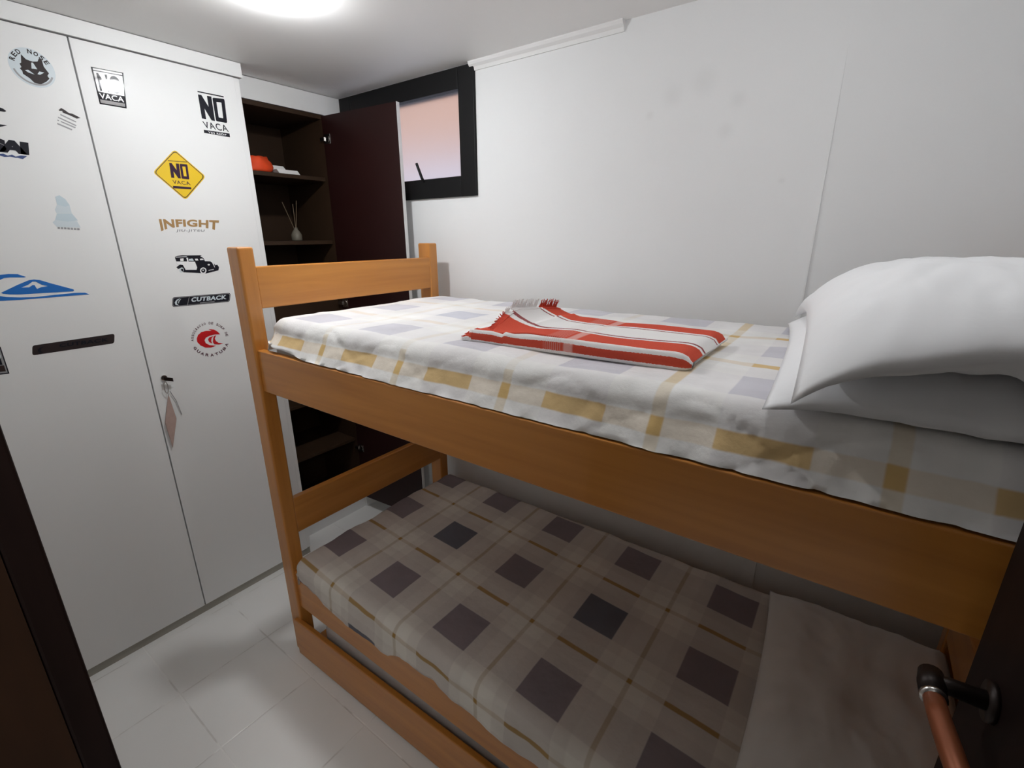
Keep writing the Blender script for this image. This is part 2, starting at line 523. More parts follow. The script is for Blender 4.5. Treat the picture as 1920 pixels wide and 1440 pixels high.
# window: black frame high in the back wall, frosted pane, small latch
win = bpy.data.objects.new('window_1', None)
win.location = (WX0, D, WZ0)
C.objects.link(win); struct(win)
GX0, GX1, GZ0, GZ1 = WX0 + .085, .089, 1.878, 2.209
link('window_frame', B((WX0, GX0, D - .012, D + .06, WZ0, WZ1), (GX1, WX1, D - .012, D + .06, WZ0, WZ1),
                       (GX0, GX1, D - .012, D + .06, WZ0, GZ0), (GX0, GX1, D - .012, D + .06, GZ1, WZ1), bev=.003), M['black_frame'], win)
link('pane', B((GX0 - .005, GX1 + .005, D + .018, D + .023, GZ0 - .005, GZ1 + .005)), M['frost'], win)
bm = bmesh.new()
tube(bm, [(-.135, D - .012, GZ0 - .012), (-.138, D - .022, GZ0 + .004), (-.160, D - .030, GZ0 + .068)], [.006, .0065, .006], 10)
link('window_latch', bm, M['black_frame'], win)
# what stands outside: a neighbouring house front
struct(link('wall_outside', B((-5, 3, 2.6, 2.75, 0, 2.30)), M['lavender']))
struct(link('wall_outside_upper', B((-5, 3, 2.5, 2.75, 2.30, 4.2)), M['salmon']))

# bare bulb on the ceiling
lamp = thing('ceiling_light', 'round glowing ceiling light at the top edge of the photo', 'light', (BULB_POS.x, BULB_POS.y, ZC))
bm = bmesh.new()
lathe(bm, [(.036, -.0095), (.052, -.0085), (.056, -.004), (.056, 0)], (BULB_POS.x, BULB_POS.y, ZC - .0003), 36)
link('socket', bm, M['white_plastic'], lamp, smooth=True)
bm = bmesh.new()
lathe(bm, [(.003, -.034), (.013, -.033), (.024, -.0285), (.031, -.021), (.034, -.013), (.034, -.008)], (BULB_POS.x, BULB_POS.y, ZC), 28)
link('bulb', bm, M['bulb'], lamp, smooth=True)

# ------------------------------------------------------------------ white wardrobe
ZB, ZT = .037, 2.235
YW, YS = .393, -.131           # right end of the wardrobe, seam between the doors
wd = thing('wardrobe', 'tall white laminate wardrobe with stickers on its two doors', 'wardrobe', (XW, -.2, 0))
link('carcass', B((-1.125, XW - .022, -.70, YW, ZB, ZC - .002)), M['laminate'], wd)
link('header', B((XW - .022, XW + .006, -.70, YW + .012, ZT + .004, ZC - .002), bev=.001), M['laminate'], wd)
link('plinth', B((-1.10, XW - .008, -.70, YW - .005, .0, ZB)), M['plinth'], wd)['label'] = 'grey plinth strip at the floor'
d1 = link('door', B((XW - .020, XW, YS + .0022, YW - .022, ZB + .002, ZT), bev=.0012), M['laminate'], wd)
d2 = link('door', B((XW - .020, XW, -.655, YS - .0022, ZB + .002, ZT), bev=.0012), M['laminate'], wd)
link('end_panel', B((XW - .022, XW - .004, YW - .0205, YW, ZB + .002, ZT), bev=.001), M['laminate'], wd)
link('gap_strip', B((XW - .0225, XW - .0195, YS - .004, YS + .004, ZB, ZT + .003), (XW - .0225, XW - .0195, -.66, YW, ZT - .002, ZT + .006)), M['gap'], wd)
bm = bmesh.new()
tube(bm, [(XW - .001, -.0885, 1.103), (XW + .005, -.0885, 1.103)], .0105, 18)
lk = link('lock', bm, M['chrome'], d1, smooth=False)

# keys hanging in the lock
ky = thing('key_ring', 'key in the wardrobe lock with ring and diamond shaped brown fob', 'keys', (XW + .006, -.0885, 1.103))
bm = bmesh.new()
tube(bm, [(XW + .0055, -.0885, 1.103), (XW + .016, -.0885, 1.103)], .0028, 8)
for v in B((XW + .016, XW + .019, -.097, -.066, 1.088, 1.108)).verts: pass
r = bmesh.ops.create_cube(bm, size=1)
for v in r['verts']:
    v.co = Vector((XW + .0185 + v.co.x * .003, -.080 + v.co.y * .030, 1.098 + v.co.z * .014 - v.co.y * .012))
link('key', bm, M['bronze'], ky)
bm = bmesh.new()
ringc = Vector((XW + .014, -.0925, 1.066))
tube(bm, [ringc + Vector((.003 * math.sin(a), .0065 * math.cos(a), .024 * math.sin(a))) for a in [2 * math.pi * k / 24 for k in range(25)]], .0016, 6, cap=False)
link('ring', bm, M['chrome'], ky, smooth=True)
bm = bmesh.new()
dia = [(-.089, 1.036), (-.081, .93), (-.116, .815), (-.122, .925)]
fr = [bm.verts.new((XW + .0125, y, z)) for y, z in dia]
bk = [bm.verts.new((XW + .0065, y, z)) for y, z in dia]
bm.faces.new(fr); bm.faces.new(list(reversed(bk)))
for i in range(4): bm.faces.new((bk[i], bk[(i + 1) % 4], fr[(i + 1) % 4], fr[i]))
bmesh.ops.recalc_face_normals(bm, faces=bm.faces)
bmesh.ops.bevel(bm, geom=list(bm.edges), offset=.0015, segments=2, affect='EDGES')
link('fob', bm, M['leather'], ky)
bm = bmesh.new()
tube(bm, [(XW + .012, -.0925, 1.043), (XW + .0125, -.090, 1.040), (XW + .0105, -.0895, 1.030)], .0012, 6)
tube(bm, [(XW + .006, -.080, 1.046), (XW + .005, -.066, 1.00), (XW + .004, -.058, .94)], .0014, 6)
link('cord', bm, M['s_grey'], ky)

# ------------------------------------------------------------------ corner closet with the open dark door
YC0, YC1 = YW + .004, D - .003
YH = .836                       # hinge side of the opening
ZL = 2.194
cl = thing('closet', 'dark brown corner closet standing open beside the white wardrobe', 'closet', (XCL, .65, 0))
link('carcass', B((-1.10, XCL - .02, YC0, YC0 + .018, .085, ZL), (-1.10, XCL - .001, YH + .004, YH + .022, .085, ZL),
                  (-1.118, -1.10, YC0, YH + .022, .085, ZL), (-1.10, XCL - .002, YC0, YH + .02, ZL - .012, ZL + .006),
                  (-1.10, XCL - .002, YC0, YH + .02, .085, .103)), M['closet_in'], cl)
link('lintel', B((XCL - .05, XCL, YC0, YC1, ZL + .008, ZC - .002), (XCL, XCL + .004, YC0, YC1 - .1, ZL + .008, ZL + .022)), M['laminate'], cl)['label'] = 'white strip over the opening'
link('stile', B((XCL - .05, XCL, YH + .024, YC1, .0, ZL + .006)), M['laminate'], cl)['label'] = 'white panel between opening and wall'
link('plinth', B((-1.10, XCL - .012, YC0, YH + .022, 0, .083)), M['laminate'], cl)['label'] = 'white base'
for z, x1 in ((1.90, XCL - .02), (1.592, XCL - .02), (.752, XCL - .03), (.455, XCL - .02)):
    link('shelf', B((-1.098, x1, YC0 + .019, YH + .003, z, z + .018), bev=.001), M['closet_in'], cl)
link('drawer', B((-1.09, XCL - .03, YC0 + .02, YH + .002, 1.16, 1.36), bev=.002), M['closet_in'], cl)
ddir = Vector((-.215, .876, 0)) - Vector((XCL, YH, 0))
cd = bpy.data.objects.new('door', None)
C.objects.link(cd); cd.parent = cl
cd.location = Vector((XCL + .002, YH + .001, 0)) - cl.location
cd.rotation_euler = (0, 0, math.atan2(ddir.y, ddir.x))
DW = ddir.length
link('door_panel', B((0.002, DW - .0015, 0, .018, .088, ZL)), M['wine'], cd, local=True)
link('door_edge', B((DW - .0015, DW, -.0003, .0183, .088, ZL), (0.002, DW, .018, .0185, .088, ZL)), M['laminate'], cd, local=True)['label'] = 'white outer face and edge of the dark door'
for z in (2.09, 1.283, .42):
    bm = B((.012, .055, -.004, 0, z - .022, z + .022), (-.012, .02, -.012, -.003, z - .009, z + .009), bev=.0015)
    tube(bm, [(.033, -.004, z), (.033, -.006, z)], .016, 14)
    link('hinge', bm, M['chrome'], cd, local=True)

# things on the closet shelves
orc = thing('cloth_bundle', 'crumpled orange cloth bundle on the upper closet shelf', 'cloth', (-.80, .53, 1.919))
bm = bmesh.new()
bmesh.ops.create_uvsphere(bm, u_segments=28, v_segments=16, radius=1)
for v in bm.verts:
    n = noise.noise(v.co * 1.7 + Vector((3, 1, 2))) * .28 + noise.noise(v.co * 4.5) * .12
    z = max(v.co.z, -.35)
    v.co = Vector((v.co.x * (.06 + .02 * n), v.co.y * .075 * (1 + n), (z + .35) * .058 * (1 + 1.2 * n)))
    v.co += Vector((-.80, .515, 1.9185))
link('cloth', bm, M['orange_cloth'], orc, smooth=True)
pb = thing('card_box', 'small flattened white card box beside the orange cloth on closet shelf', 'box', (-.79, .705, 1.919))
bm = B((-.83, -.755, .605, .712, 1.9185, 1.937), bev=.001)
for v in bm.verts:
    if v.co.z > 1.93: v.co.y -= .012
link('box_body', bm, M['paper'], pb)
bm = bmesh.new()
q = [bm.verts.new(p) for p in ((-.83, .605, 1.938), (-.83, .69, 1.938), (-.838, .675, 1.962), (-.838, .598, 1.962))]
bm.faces.new(q)
r = bmesh.ops.extrude_face_region(bm, geom=list(bm.faces))
bmesh.ops.translate(bm, verts=[e for e in r['geom'] if isinstance(e, bmesh.types.BMVert)], vec=(-.0012, 0, 0))
bmesh.ops.recalc_face_normals(bm, faces=bm.faces)
link('flap', bm, M['paper'], pb)

rd = thing('reed_diffuser', 'glass reed diffuser with sticks on the closet shelf below the orange cloth', 'diffuser', (-.90, .735, 1.610))
bm = bmesh.new()
lathe(bm, [(.024, 0), (.027, .004), (.027, .030), (.020, .044), (.011, .056), (.010, .064), (.012, .066)], (-.90, .735, 1.6105), 20)
link('bottle', bm, M['amber'], rd, smooth=True)
for k, (dx, dy, hgt) in enumerate(((.0, -.055, .175), (.01, .018, .185), (-.015, .010, .17))):
    bm = bmesh.new()
    tube(bm, [(-.90 - dx * .2, .735 - dy * .15, 1.625), (-.90 + dx, .735 + dy, 1.625 + hgt)], .0016, 6)
    link('reed', bm, M['reed'], rd)

# ------------------------------------------------------------------ bunk bed
PX, PY, PH, WB, XE = .071, .051, 1.60, .868, 1.93
bed = thing('bunk_bed', 'honey coloured wooden bunk bed along the white back wall', 'bunk bed', (0, 0, 0))
for x0, y0 in ((-PX, 0), (-PX, WB - PY), (XE, 0), (XE, WB - PY)):
    link('post', B((x0, x0 + PX, y0, y0 + PY, 0, PH), bev=.007, seg=3), M['honey_z'], bed)
for x0, x1 in ((-.030, -.002), (XE + .002, XE + .03)):
    link('end_rail', B((x0, x1, PY - .004, WB - PY + .004, 1.405, 1.539), bev=.004), M['honey_y'], bed)
    link('end_rail', B((x0, x1, PY - .004, WB - PY + .004, .554, .698), bev=.004), M['honey_y'], bed)
for z0, z1 in ((1.130, 1.272), (.238, .402)):
    link('side_rail', B((-.004, XE + .004, .010, .036, z0, z1), bev=.0035, seg=3), M['honey_x'], bed)
    link('side_rail', B((-.004, XE + .004, WB - .036, WB - .010, z0, z1), bev=.0035, seg=3), M['honey_x'], bed)
link('slat_base', B((0, XE, .037, WB - .037, 1.175, 1.192)), M['honey_x'], bed)
link('slat_base', B((0, XE, .037, WB - .037, .285, .300)), M['honey_x'], bed)

# trundle pulled very slightly askew under it
tb = thing('trundle_bed', 'low honey wood pull-out trundle bed under the bunk', 'trundle bed', (-.03, -.012, 0), math.radians(1.0))
link('front_board', B((0, 1.93, .0, .020, .006, .176), bev=.0035, seg=3), M['honey_x'], tb, local=True)
link('base_board', B((.03, 1.9, .022, .78, .040, .055)), M['honey_x'], tb, local=True)
for x0 in (.05, 1.82):
    link('side_board', B((x0, x0 + .02, .021, .79, .012, .039)), M['honey_y'], tb, local=True)
tm = thing('mattress', 'thin bare mattress stowed inside the trundle under the bed', 'mattress', (.06, .03, .056), math.radians(1.0))
bm = B((.03, 1.80, .006, .70, 0.0, .128), bev=.03, seg=4)
link('mattress_core', bm, M['ticking'], tm, local=True, smooth=True)

# ------------------------------------------------------------------ sheeted mattresses
def sheet_mesh(x0, x1, y0, y1, zt, r, drop, step, amp, crease=None, seed=0.0, hem=None, corner=None, bulge=.0, flare=.0):
    """a fitted sheet: flat top, rounded edge, sides hanging 'drop' below the top; UV = unrolled metres"""
    bm = bmesh.new()
    uvl = bm.loops.layers.uv.new('UVMap')
    e = r * math.pi / 2 + drop
    cx0, cx1, cy0, cy1 = x0 + r, x1 - r, y0 + r, y1 - r
    def axis(a, b):
        n = int((b - a) / step)
        return [a + (b - a) * i / n for i in range(n + 1)]
    ss, tt = axis(cx0 - e, cx1 + e), axis(cy0 - e, cy1 + e)
    grid = []
    for s in ss:
        row = []
        for t in tt:
            qx, qy = min(max(s, cx0), cx1), min(max(t, cy0), cy1)
            d = Vector((s - qx, t - qy))
            L0 = d.length
            n2 = d / L0 if L0 > 1e-9 else Vector((0, 0))
            lim = e
            if hem and d.y < 0 and abs(d.y) >= abs(d.x): lim = r * math.pi / 2 + hem(s)
            L = min(L0, lim)
            if L < r * math.pi / 2:
                a = L / r
                h, z, nz = r * math.sin(a), zt - r * (1 - math.cos(a)), math.cos(a)
                dep = 0.0
            else:
                dep = L - r * math.pi / 2
                h, z, nz = r + flare * dep * max(0.0, -n2.y) ** 2, zt - r - dep, 0.0
            p = Vector((qx + n2.x * h, qy + n2.y * h, z))
            nrm = Vector((n2.x * math.sqrt(max(0, 1 - nz * nz)), n2.y * math.sqrt(max(0, 1 - nz * nz)), nz))
            side = min(1.0, L / (r * 1.57)) if L0 > 0 else 0.0
            q = Vector((s * 5 + seed, t * 5, seed))
            f = noise.noise(q) * amp * .55 + noise.noise(Vector((s * 14 + seed, t * 9, 1.3))) * amp * (.25 + .5 * side)
            f += noise.noise(Vector((s * 30, t * 30 + seed, 4.0))) * amp * (.10 + .25 * side)
            if bulge and side >= 1: f += bulge * math.sin(math.pi * min(1, dep / max(drop, .01)))
            if crease and side > .3:
                P_ = .26
                dd = e - L0 if L0 > 0 else e
                a1 = abs(((s + 1.9 * L) / P_) % 1 - .5) * P_
                a2 = abs(((s - 1.9 * L + .09) / P_) % 1 - .5) * P_
                msk = max(0.0, noise.noise(Vector((s * 3.1 + 5, 2.2, 1.0))) + .35)
                f -= crease * msk * (math.exp(-(a1 / .008) ** 2) + math.exp(-(a2 / .008) ** 2))
            if corner:
                kx = math.exp(-((s - x0) / .13) ** 2) * side
                f += corner * kx * noise.noise(Vector((s * 11, t * 16, 8.0)))
            row.append((bm.verts.new(p + nrm * f), s, t))
        grid.append(row)
    for i in range(len(ss) - 1):
        for j in range(len(tt) - 1):
            qd = (grid[i][j], grid[i + 1][j], grid[i + 1][j + 1], grid[i][j + 1])
            fc = bm.faces.new([v[0] for v in qd])
            for lp, v in zip(fc.loops, qd): lp[uvl].uv = (v[1], v[2])
    bmesh.ops.remove_doubles(bm, verts=bm.verts, dist=.0004)
    return bm

def lerp_pts(pts):
    def f(x):
        for (xa, va), (xb, vb) in zip(pts, pts[1:]):
            if xa <= x <= xb:
                k = (x - xa) / (xb - xa)
                k = k * k * (3 - 2 * k)
                return va + (vb - va) * k
        return pts[0][1] if x < pts[0][0] else pts[-1][1]
    return f

um = thing('mattress', 'upper bunk mattress in a pale checked fitted sheet', 'mattress', (.96, .43, 1.192))
link('mattress_core', B((.03, 1.91, .050, .815, 1.193, 1.335), bev=.02), M['ticking'], um)
uh = lerp_pts([(-.1, .030), (.0, .032), (.12, .044), (.3, .055), (.6, .057), (1.0, .057), (2, .055)])
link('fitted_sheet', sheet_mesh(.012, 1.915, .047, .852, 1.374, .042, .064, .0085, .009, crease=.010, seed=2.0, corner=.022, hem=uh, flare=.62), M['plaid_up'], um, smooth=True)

lm = thing('mattress', 'lower bunk mattress in a beige squared sheet, darkened as if in shade', 'mattress', (.96, .43, .300))
link('mattress_core', B((.05, 1.90, .045, .820, .302, .452), bev=.02), M['ticking'], lm)
lh = lerp_pts([(-.05, .030), (.06, .035), (.15, .05), (.24, .068), (.32, .082), (.42, .115), (.50, .110), (.62, .055), (.74, .060), (.86, .070), (1.04, .085), (1.16, .115), (1.4, .07), (1.7, .09), (2, .07)])
link('fitted_sheet', sheet_mesh(.020, 1.915, -.006, .848, .482, .040, .085, .0115, .008, seed=9.0, hem=lh, corner=.012, flare=.06), M['plaid_low'], lm, smooth=True)

# ------------------------------------------------------------------ pillows
def pillow(bm, lx, ly, top, bot, seed, n=64, pinch=.06, wr=.0065, folds=()):
    uvs = []
    def prof(a): return max(0.0, 1 - abs(a) ** 3.0) ** .66
    layers = []
    for sgn in (1, -1):
        rows = []
        for i in range(n + 1):
            row = []
            for j in range(n + 1):
                u, v = -1 + 2 * i / n, -1 + 2 * j / n
                x = u * (1 - pinch * (1 - v * v)) * lx / 2
                y = v * (1 - pinch * (1 - u * u)) * ly / 2
                t = prof(u) * prof(v)
                hgt = top if sgn > 0 else bot
                z = sgn * hgt * t
                edge = 1 - t
                w_ = noise.noise(Vector((u * 3 + seed, v * 3, sgn * 2))) * wr * 1.2 * t
                w_ += noise.noise(Vector((u * 9 + seed, v * 9, seed))) * wr * .45 * (t ** .5)
                # radiating puckers towards the seam
                ang_ = math.atan2(v, u)
                w_ += math.sin(ang_ * 26 + 3 * noise.noise(Vector((ang_ * 2, seed, 0)))) * wr * .22 * t * edge * 2.2
                for fu, fv, fr, fd in folds:
                    w_ -= fd * math.exp(-((u - fu) ** 2 + (v - fv) ** 2) / fr ** 2) * (1 if t > 0 else 0)
                z += w_
                z += noise.noise(Vector((u * 1.8 + seed * 2, v * 1.8, 5))) * .012 * edge
                row.append(bm.verts.new((x, y, z)))
            rows.append(row)
        layers.append(rows)
        for i in range(n):
            for j in range(n):
                q = (rows[i][j], rows[i + 1][j], rows[i + 1][j + 1], rows[i][j + 1])
                bm.faces.new(q if sgn > 0 else tuple(reversed(q)))
    bmesh.ops.remove_doubles(bm, verts=bm.verts, dist=.0012)
    return bm

def put_pillow(label, c, rz, lx, ly, top, bot, seed, mat, lift=None, **kw):
    t = thing('pillow', label, 'pillow', c, rz)
    bm = pillow(bmesh.new(), lx, ly, top, bot, seed, **kw)
    if lift:
        for v in bm.verts: v.co.z += lift(v.co.x, v.co.y)
    link('pillowcase', bm, mat, t, local=True, smooth=True)
    return t

put_pillow('white pillow lying flat on the upper mattress, underneath another pillow', (1.690, .415, 1.405), math.radians(4.5), .47, .78, .078, .030, 3.0, M['pillow'],
           lift=lambda x, y: -.020 * max(0, abs(y) / .4) ** 3)
put_pillow('white plump pillow on top of the upper bunk pillow pile', (1.712, .372, 1.502), math.radians(6), .46, .78, .086, .058, 11.0, M['pillow'],
           lift=lambda x, y: -.028 * max(0, -x / .23) ** 2 - .046 * min(1, abs(x) / .23) ** 2 * min(1, abs(y) / .39) ** 4 - .012 * min(1, abs(y) / .39) ** 3,
           folds=((.10, -.93, .10, .030), (.22, -.80, .09, .018), (.34, -.92, .10, .026), (-.75, .80, .10, .014), (-.82, .62, .07, .012)))
put_pillow('cream pillow on the lower bunk near the door handle', (1.735, .45, .525), math.radians(2), .44, .76, .070, .036, 21.0, M['pillow_low'],
           lift=lambda x, y: -.02 * max(0, abs(y) / .38) ** 3, wr=.008, folds=((.15, -.1, .22, .016), (.55, .25, .2, .02), (-.35, .45, .18, .010), (.5, -.55, .2, .016)))

# ------------------------------------------------------------------ folded towel with fringe
tw = thing('folded_towel', 'folded red and white striped fringed cloth on the upper mattress', 'towel', (1.05, .3, 1.372))
T0 = 1.3735
def yfront(x): return .160 + .045 * (x - .768)
def towel_top(x, y):
    """height of the upper layer"""
    k = (y - yfront(x)) / .285
    z = T0 + .037
    z += .004 * noise.noise(Vector((x * 9, y * 12, 3)))
    tail = max(0.0, 1 - (x - .845) / .12)            # the fringe end curls upwards
    z += .050 * tail ** 2 * min(1, max(0, (k - .10) / .3)) * (1 - .25 * abs(k - .65))
    z -= .014 * tail * (1 - min(1, max(0, k / .35)))
    return z
bm = bmesh.new()
uvl = bm.loops.layers.uv.new('UVMap')
NX, WTOP = 60, .285
rows = []
for i in range(NX + 1):
    x = .80 + (1.335 - .80) * i / NX
    endk = max(0.0, (x - 1.300) / .035)               # rounded fold at the right end
    sh = math.sqrt(max(0.0, 1 - min(1, endk) ** 2))
    y0 = yfront(x) + (1 - sh) * .012
    ht = (towel_top(max(x, .87), y0 + .06) - T0) * (.35 + .65 * sh)
    if x < .90: ht *= .80
    prof = []
    NB = 26
    for j in range(NB + 1):                           # bottom from back to front
        v = WTOP * (1 - j / NB)
        prof.append((y0 + v, T0 + .001 + (.018 * (1 - sh)), -.085 - v))
    NF = 10
    for j in range(1, NF):                            # front fold
        a = math.pi * j / NF
        prof.append((y0 - math.sin(a) * .010, T0 + ht * .5 - math.cos(a) * ht * .5 + .006 * (1 - sh), -.066 + .066 * j / NF))
    for j in range(NB + 1):                           # top from front to back
        v = WTOP * j / NB
        z = T0 + (towel_top(max(x, .87), y0 + v) - T0) * (.35 + .65 * sh)
        if x < .90: z = min(z, T0 + .03)
        z -= .020 * max(0, (v - WTOP + .012) / .012) ** 2 * sh
        prof.append((y0 + v, z, v))
    # edge on the left end is slanted: the front layers stick out a bit further
    rows.append([(bm.verts.new((x + .05 * max(0, (p[0] - y0) / WTOP) * max(0, 1 - (x - .80) / .3), p[0], p[1])), x, p[2]) for p in prof])
for a, b in zip(rows, rows[1:]):
    for j in range(len(a) - 1):
        q = (a[j], b[j], b[j + 1], a[j + 1])
        f = bm.faces.new([v[0] for v in q])
        for lp, v in zip(f.loops, q): lp[uvl].uv = (v[1], v[2])
for rw in (rows[0], rows[-1]):
    f = bm.faces.new([v[0] for v in (rw if rw is rows[-1] else list(reversed(rw)))])
    for lp in f.loops: lp[uvl].uv = (.8, -.2)
    
bmesh.ops.recalc_face_normals(bm, faces=bm.faces)
link('cloth', bm, M['towel'], tw, smooth=True)
# the upper layer: its left end stands up in a curl
bm = bmesh.new()
uvl = bm.loops.layers.uv.new('UVMap')
xs0 = lambda k: .842 + .045 * k
rows = []
for i in range(31):
    row = []
    for j in range(27):
        k = j / 26
        x = xs0(k) + (1.12 - xs0(k)) * i / 30
        y = yfront(x) + .004 + .277 * k
        z = towel_top(x, y) + .0022 - .0075 * max(0, i / 30 - .7) / .3
        row.append((bm.verts.new((x, y, z)), x, .277 * k + .004))
    rows.append(row)
for a, b in zip(rows, rows[1:]):
    for j in range(26):
        q = (a[j], b[j], b[j + 1], a[j + 1])
        f = bm.faces.new([v[0] for v in q])
        for lp, v in zip(f.loops, q): lp[uvl].uv = (v[1], v[2])
bm.normal_update()
if sum(f.normal.z for f in bm.faces) < 0: bmesh.ops.reverse_faces(bm, faces=bm.faces)
ul = link('upper_layer', bm, M['towel'], tw, smooth=True)
md = ul.modifiers.new('thickness', 'SOLIDIFY')
md.thickness = .0022
md.offset = -1
def fringe_run(mat, k0, k1, n, lower=False):
    bm = bmesh.new()
    for i in range(n):
        k = k0 + (k1 - k0) * (i + random.random() * .6) / n
        if not lower:
            x = xs0(k) + .001; y = yfront(x) + .004 + .277 * k
            z = towel_top(x, y)
            up = min(1, max(0, (k - .1) / .3))
            tip = Vector((x - .026 + .022 * up + random.uniform(-.004, .004), y + random.uniform(-.005, .005), z + .024 * up - .010 * (1 - up) + random.uniform(-.004, .004)))
            mid = Vector((x - .012, y, z + .004 * up))
        else:
            x = .802; y = yfront(x) - .009 + .010 * random.random() + .08 * max(0, k - .5)
            z = T0 + .004 + .022 * k
            tip = Vector((x - .028 + random.uniform(-.006, .006), y + random.uniform(-.004, .004), max(T0 + .001, z - .006 + random.uniform(-.003, .003))))
            mid = Vector((x - .014, y, z + .001))
        tube(bm, [Vector((x + .004, y, z)), mid, tip], [.0019, .0021, .0008], 5)
    o = link('fringe', bm, mat, tw)
    return o
fringe_run(M['fringe_red'], .02, .28, 46)
fringe_run(M['fringe_white'], .28, .33, 10)
fringe_run(M['fringe_white'], .36, .70, 62)
fringe_run(M['fringe_red'], .74, 1.0, 48)
fringe_run(M['fringe_red'], .45, 1.0, 34, True)
fringe_run(M['fringe_white'], .0, .42, 30, True)

# ------------------------------------------------------------------ stickers on the wardrobe doors
def on_door(u, v):
    """point (y, z) of the door face where the photo shows pixel (u, v)"""
    d = FWD + RGT * ((u - 960) / F_PX) - UPV * ((v - 720) / F_PX)
    p = CAM + d * ((XW - CAM.x) / d.x)
    return (p.y, p.z)

def z_(o, s):
    """coordinates read in an enlarged crop with origin o and scale s -> photo pixels"""
    return lambda *pp: [(o[0] + a * s, o[1] + b * s) for a, b in pp]

def flat(polys):
    """filled 2-D outline(s) with holes -> list of (verts, faces)"""
    cu = bpy.data.curves.new('outline', 'CURVE')
    cu.dimensions = '2D'
    cu.fill_mode = 'BOTH'
    for pl in polys:
        sp = cu.splines.new('POLY')
        sp.points.add(len(pl) - 1)
        for p, (a, b) in zip(sp.points, pl): p.co = (a, b, 0, 1)
        sp.use_cyclic_u = True
    o = bpy.data.objects.new('outline', cu)
    C.objects.link(o)
    dg = bpy.context.evaluated_depsgraph_get()
    me = bpy.data.meshes.new_from_object(o.evaluated_get(dg))
    out = ([v.co.copy() for v in me.vertices], [tuple(p.vertices) for p in me.polygons])
    bpy.data.objects.remove(o); bpy.data.curves.remove(cu); bpy.data.meshes.remove(me)
    return out

_font = {}
def glyphs(s, bold=0.0, space=1.0):
    key = (s, bold, space)
    if key in _font: return _font[key]
    cu = bpy.data.curves.new('text', 'FONT')
    cu.body = s
    cu.offset = bold
    cu.space_character = space
    cu.resolution_u = 4
    o = bpy.data.objects.new('text', cu)
    C.objects.link(o)
    dg = bpy.context.evaluated_depsgraph_get()
    me = bpy.data.meshes.new_from_object(o.evaluated_get(dg))
    vv = [v.co.copy() for v in me.vertices]
    ff = [tuple(p.vertices) for p in me.polygons]
    bpy.data.objects.remove(o); bpy.data.curves.remove(cu); bpy.data.meshes.remove(me)
    x0, x1 = min(v.x for v in vv), max(v.x for v in vv)
    y0, y1 = min(v.y for v in vv), max(v.y for v in vv)
    _font[key] = ([((v.x - x0) / (x1 - x0), (v.y - y0) / (y1 - y0)) for v in vv], ff, (x1 - x0) / (y1 - y0))
    return _font[key]

class Sticker:
    def __init__(s, label, centre, cat='sticker'):
        y, z = on_door(*centre)
        s.root = thing('sticker', label, cat, (XW, y, z), group='stickers on the wardrobe doors')
        s.parts = {}
    def bm(s, name, mat, layer):
        key = (name, mat)
        if key not in s.parts: s.parts[key] = (bmesh.new(), layer)
        return s.parts[key][0]
    def add(s, name, mat, layer, verts, faces):
        bm = s.bm(name, mat, layer)
        vv = [bm.verts.new((XW + .0004 + .0004 * layer, a, b)) for a, b in verts]
        for f in faces:
            try: bm.faces.new([vv[i] for i in f])
            except ValueError: pass
    def poly(s, name, mat, layer, *outlines):
        v, f = flat([[on_door(*p) for p in o] for o in outlines])
        s.add(name, mat, layer, [(a.x, a.y) for a in v], f)
    def text(s, name, mat, layer, string, quad, bold=0.0, space=1.0, warp=None):
        vv, ff, _ = glyphs(string, bold, space)
        TL, TR, BR, BL = quad
        out = []
        for a, b in vv:
            if warp: b = warp(a, b)
            px = [(TL[i] * (1 - a) + TR[i] * a) * b + (BL[i] * (1 - a) + BR[i] * a) * (1 - b) for i in (0, 1)]
            out.append(on_door(*px))
        s.add(name, mat, layer, out, ff)
    def arc_text(s, name, mat, layer, string, c, rx, ry, a0, a1, hgt, wid, bold=0.0, inside=False):
        n = len(string)
        for i, ch in enumerate(string):
            if ch == ' ': continue
            t = math.radians(a0 + (a1 - a0) * (i + .5) / n)
            p = (c[0] + rx * math.cos(t), c[1] - ry * math.sin(t))
            up = Vector((math.cos(t) * rx, -math.sin(t) * ry)).normalized()
            if inside: up = -up
            rt = Vector((-up.y, up.x))
            wv, hv = rt * wid / 2 * (.45 if ch == 'I' else 1), up * hgt / 2
            P = Vector(p)
            quad = [tuple(P - wv + hv), tuple(P + wv + hv), tuple(P + wv - hv), tuple(P - wv - hv)]
            s.text(name, mat, layer, ch, quad, bold)
    def done(s):
        for (name, mat), (bm, layer) in s.parts.items():
            bmesh.ops.recalc_face_normals(bm, faces=bm.faces)
            for f in bm.faces:
                if f.normal.x < 0: f.normal_flip()
            r = bmesh.ops.extrude_face_region(bm, geom=list(bm.faces))
            vs_ = [e for e in r['geom'] if isinstance(e, bmesh.types.BMVert)]
            keep = set(vs_)
            for v in bm.verts:
                if v not in keep: v.co.x = XW + .0001
            bmesh.ops.recalc_face_normals(bm, faces=bm.faces)
            link(name, bm, M[mat], s.root)
        s.parts = {}

def rrect(quad, rad, n=5):
    """rounded corner outline of a pixel quad"""
    out = []
    q = [Vector(p) for p in quad]
    for i in range(4):
        p, a, b = q[i], q[i - 1], q[(i + 1) % 4]
        da, db = (a - p).normalized() * rad, (b - p).normalized() * rad
        for k in range(n + 1):
            t = k / n
            out.append(tuple((p + da) * (1 - t) ** 2 + p * 2 * t * (1 - t) + (p + db) * t ** 2))
    return out

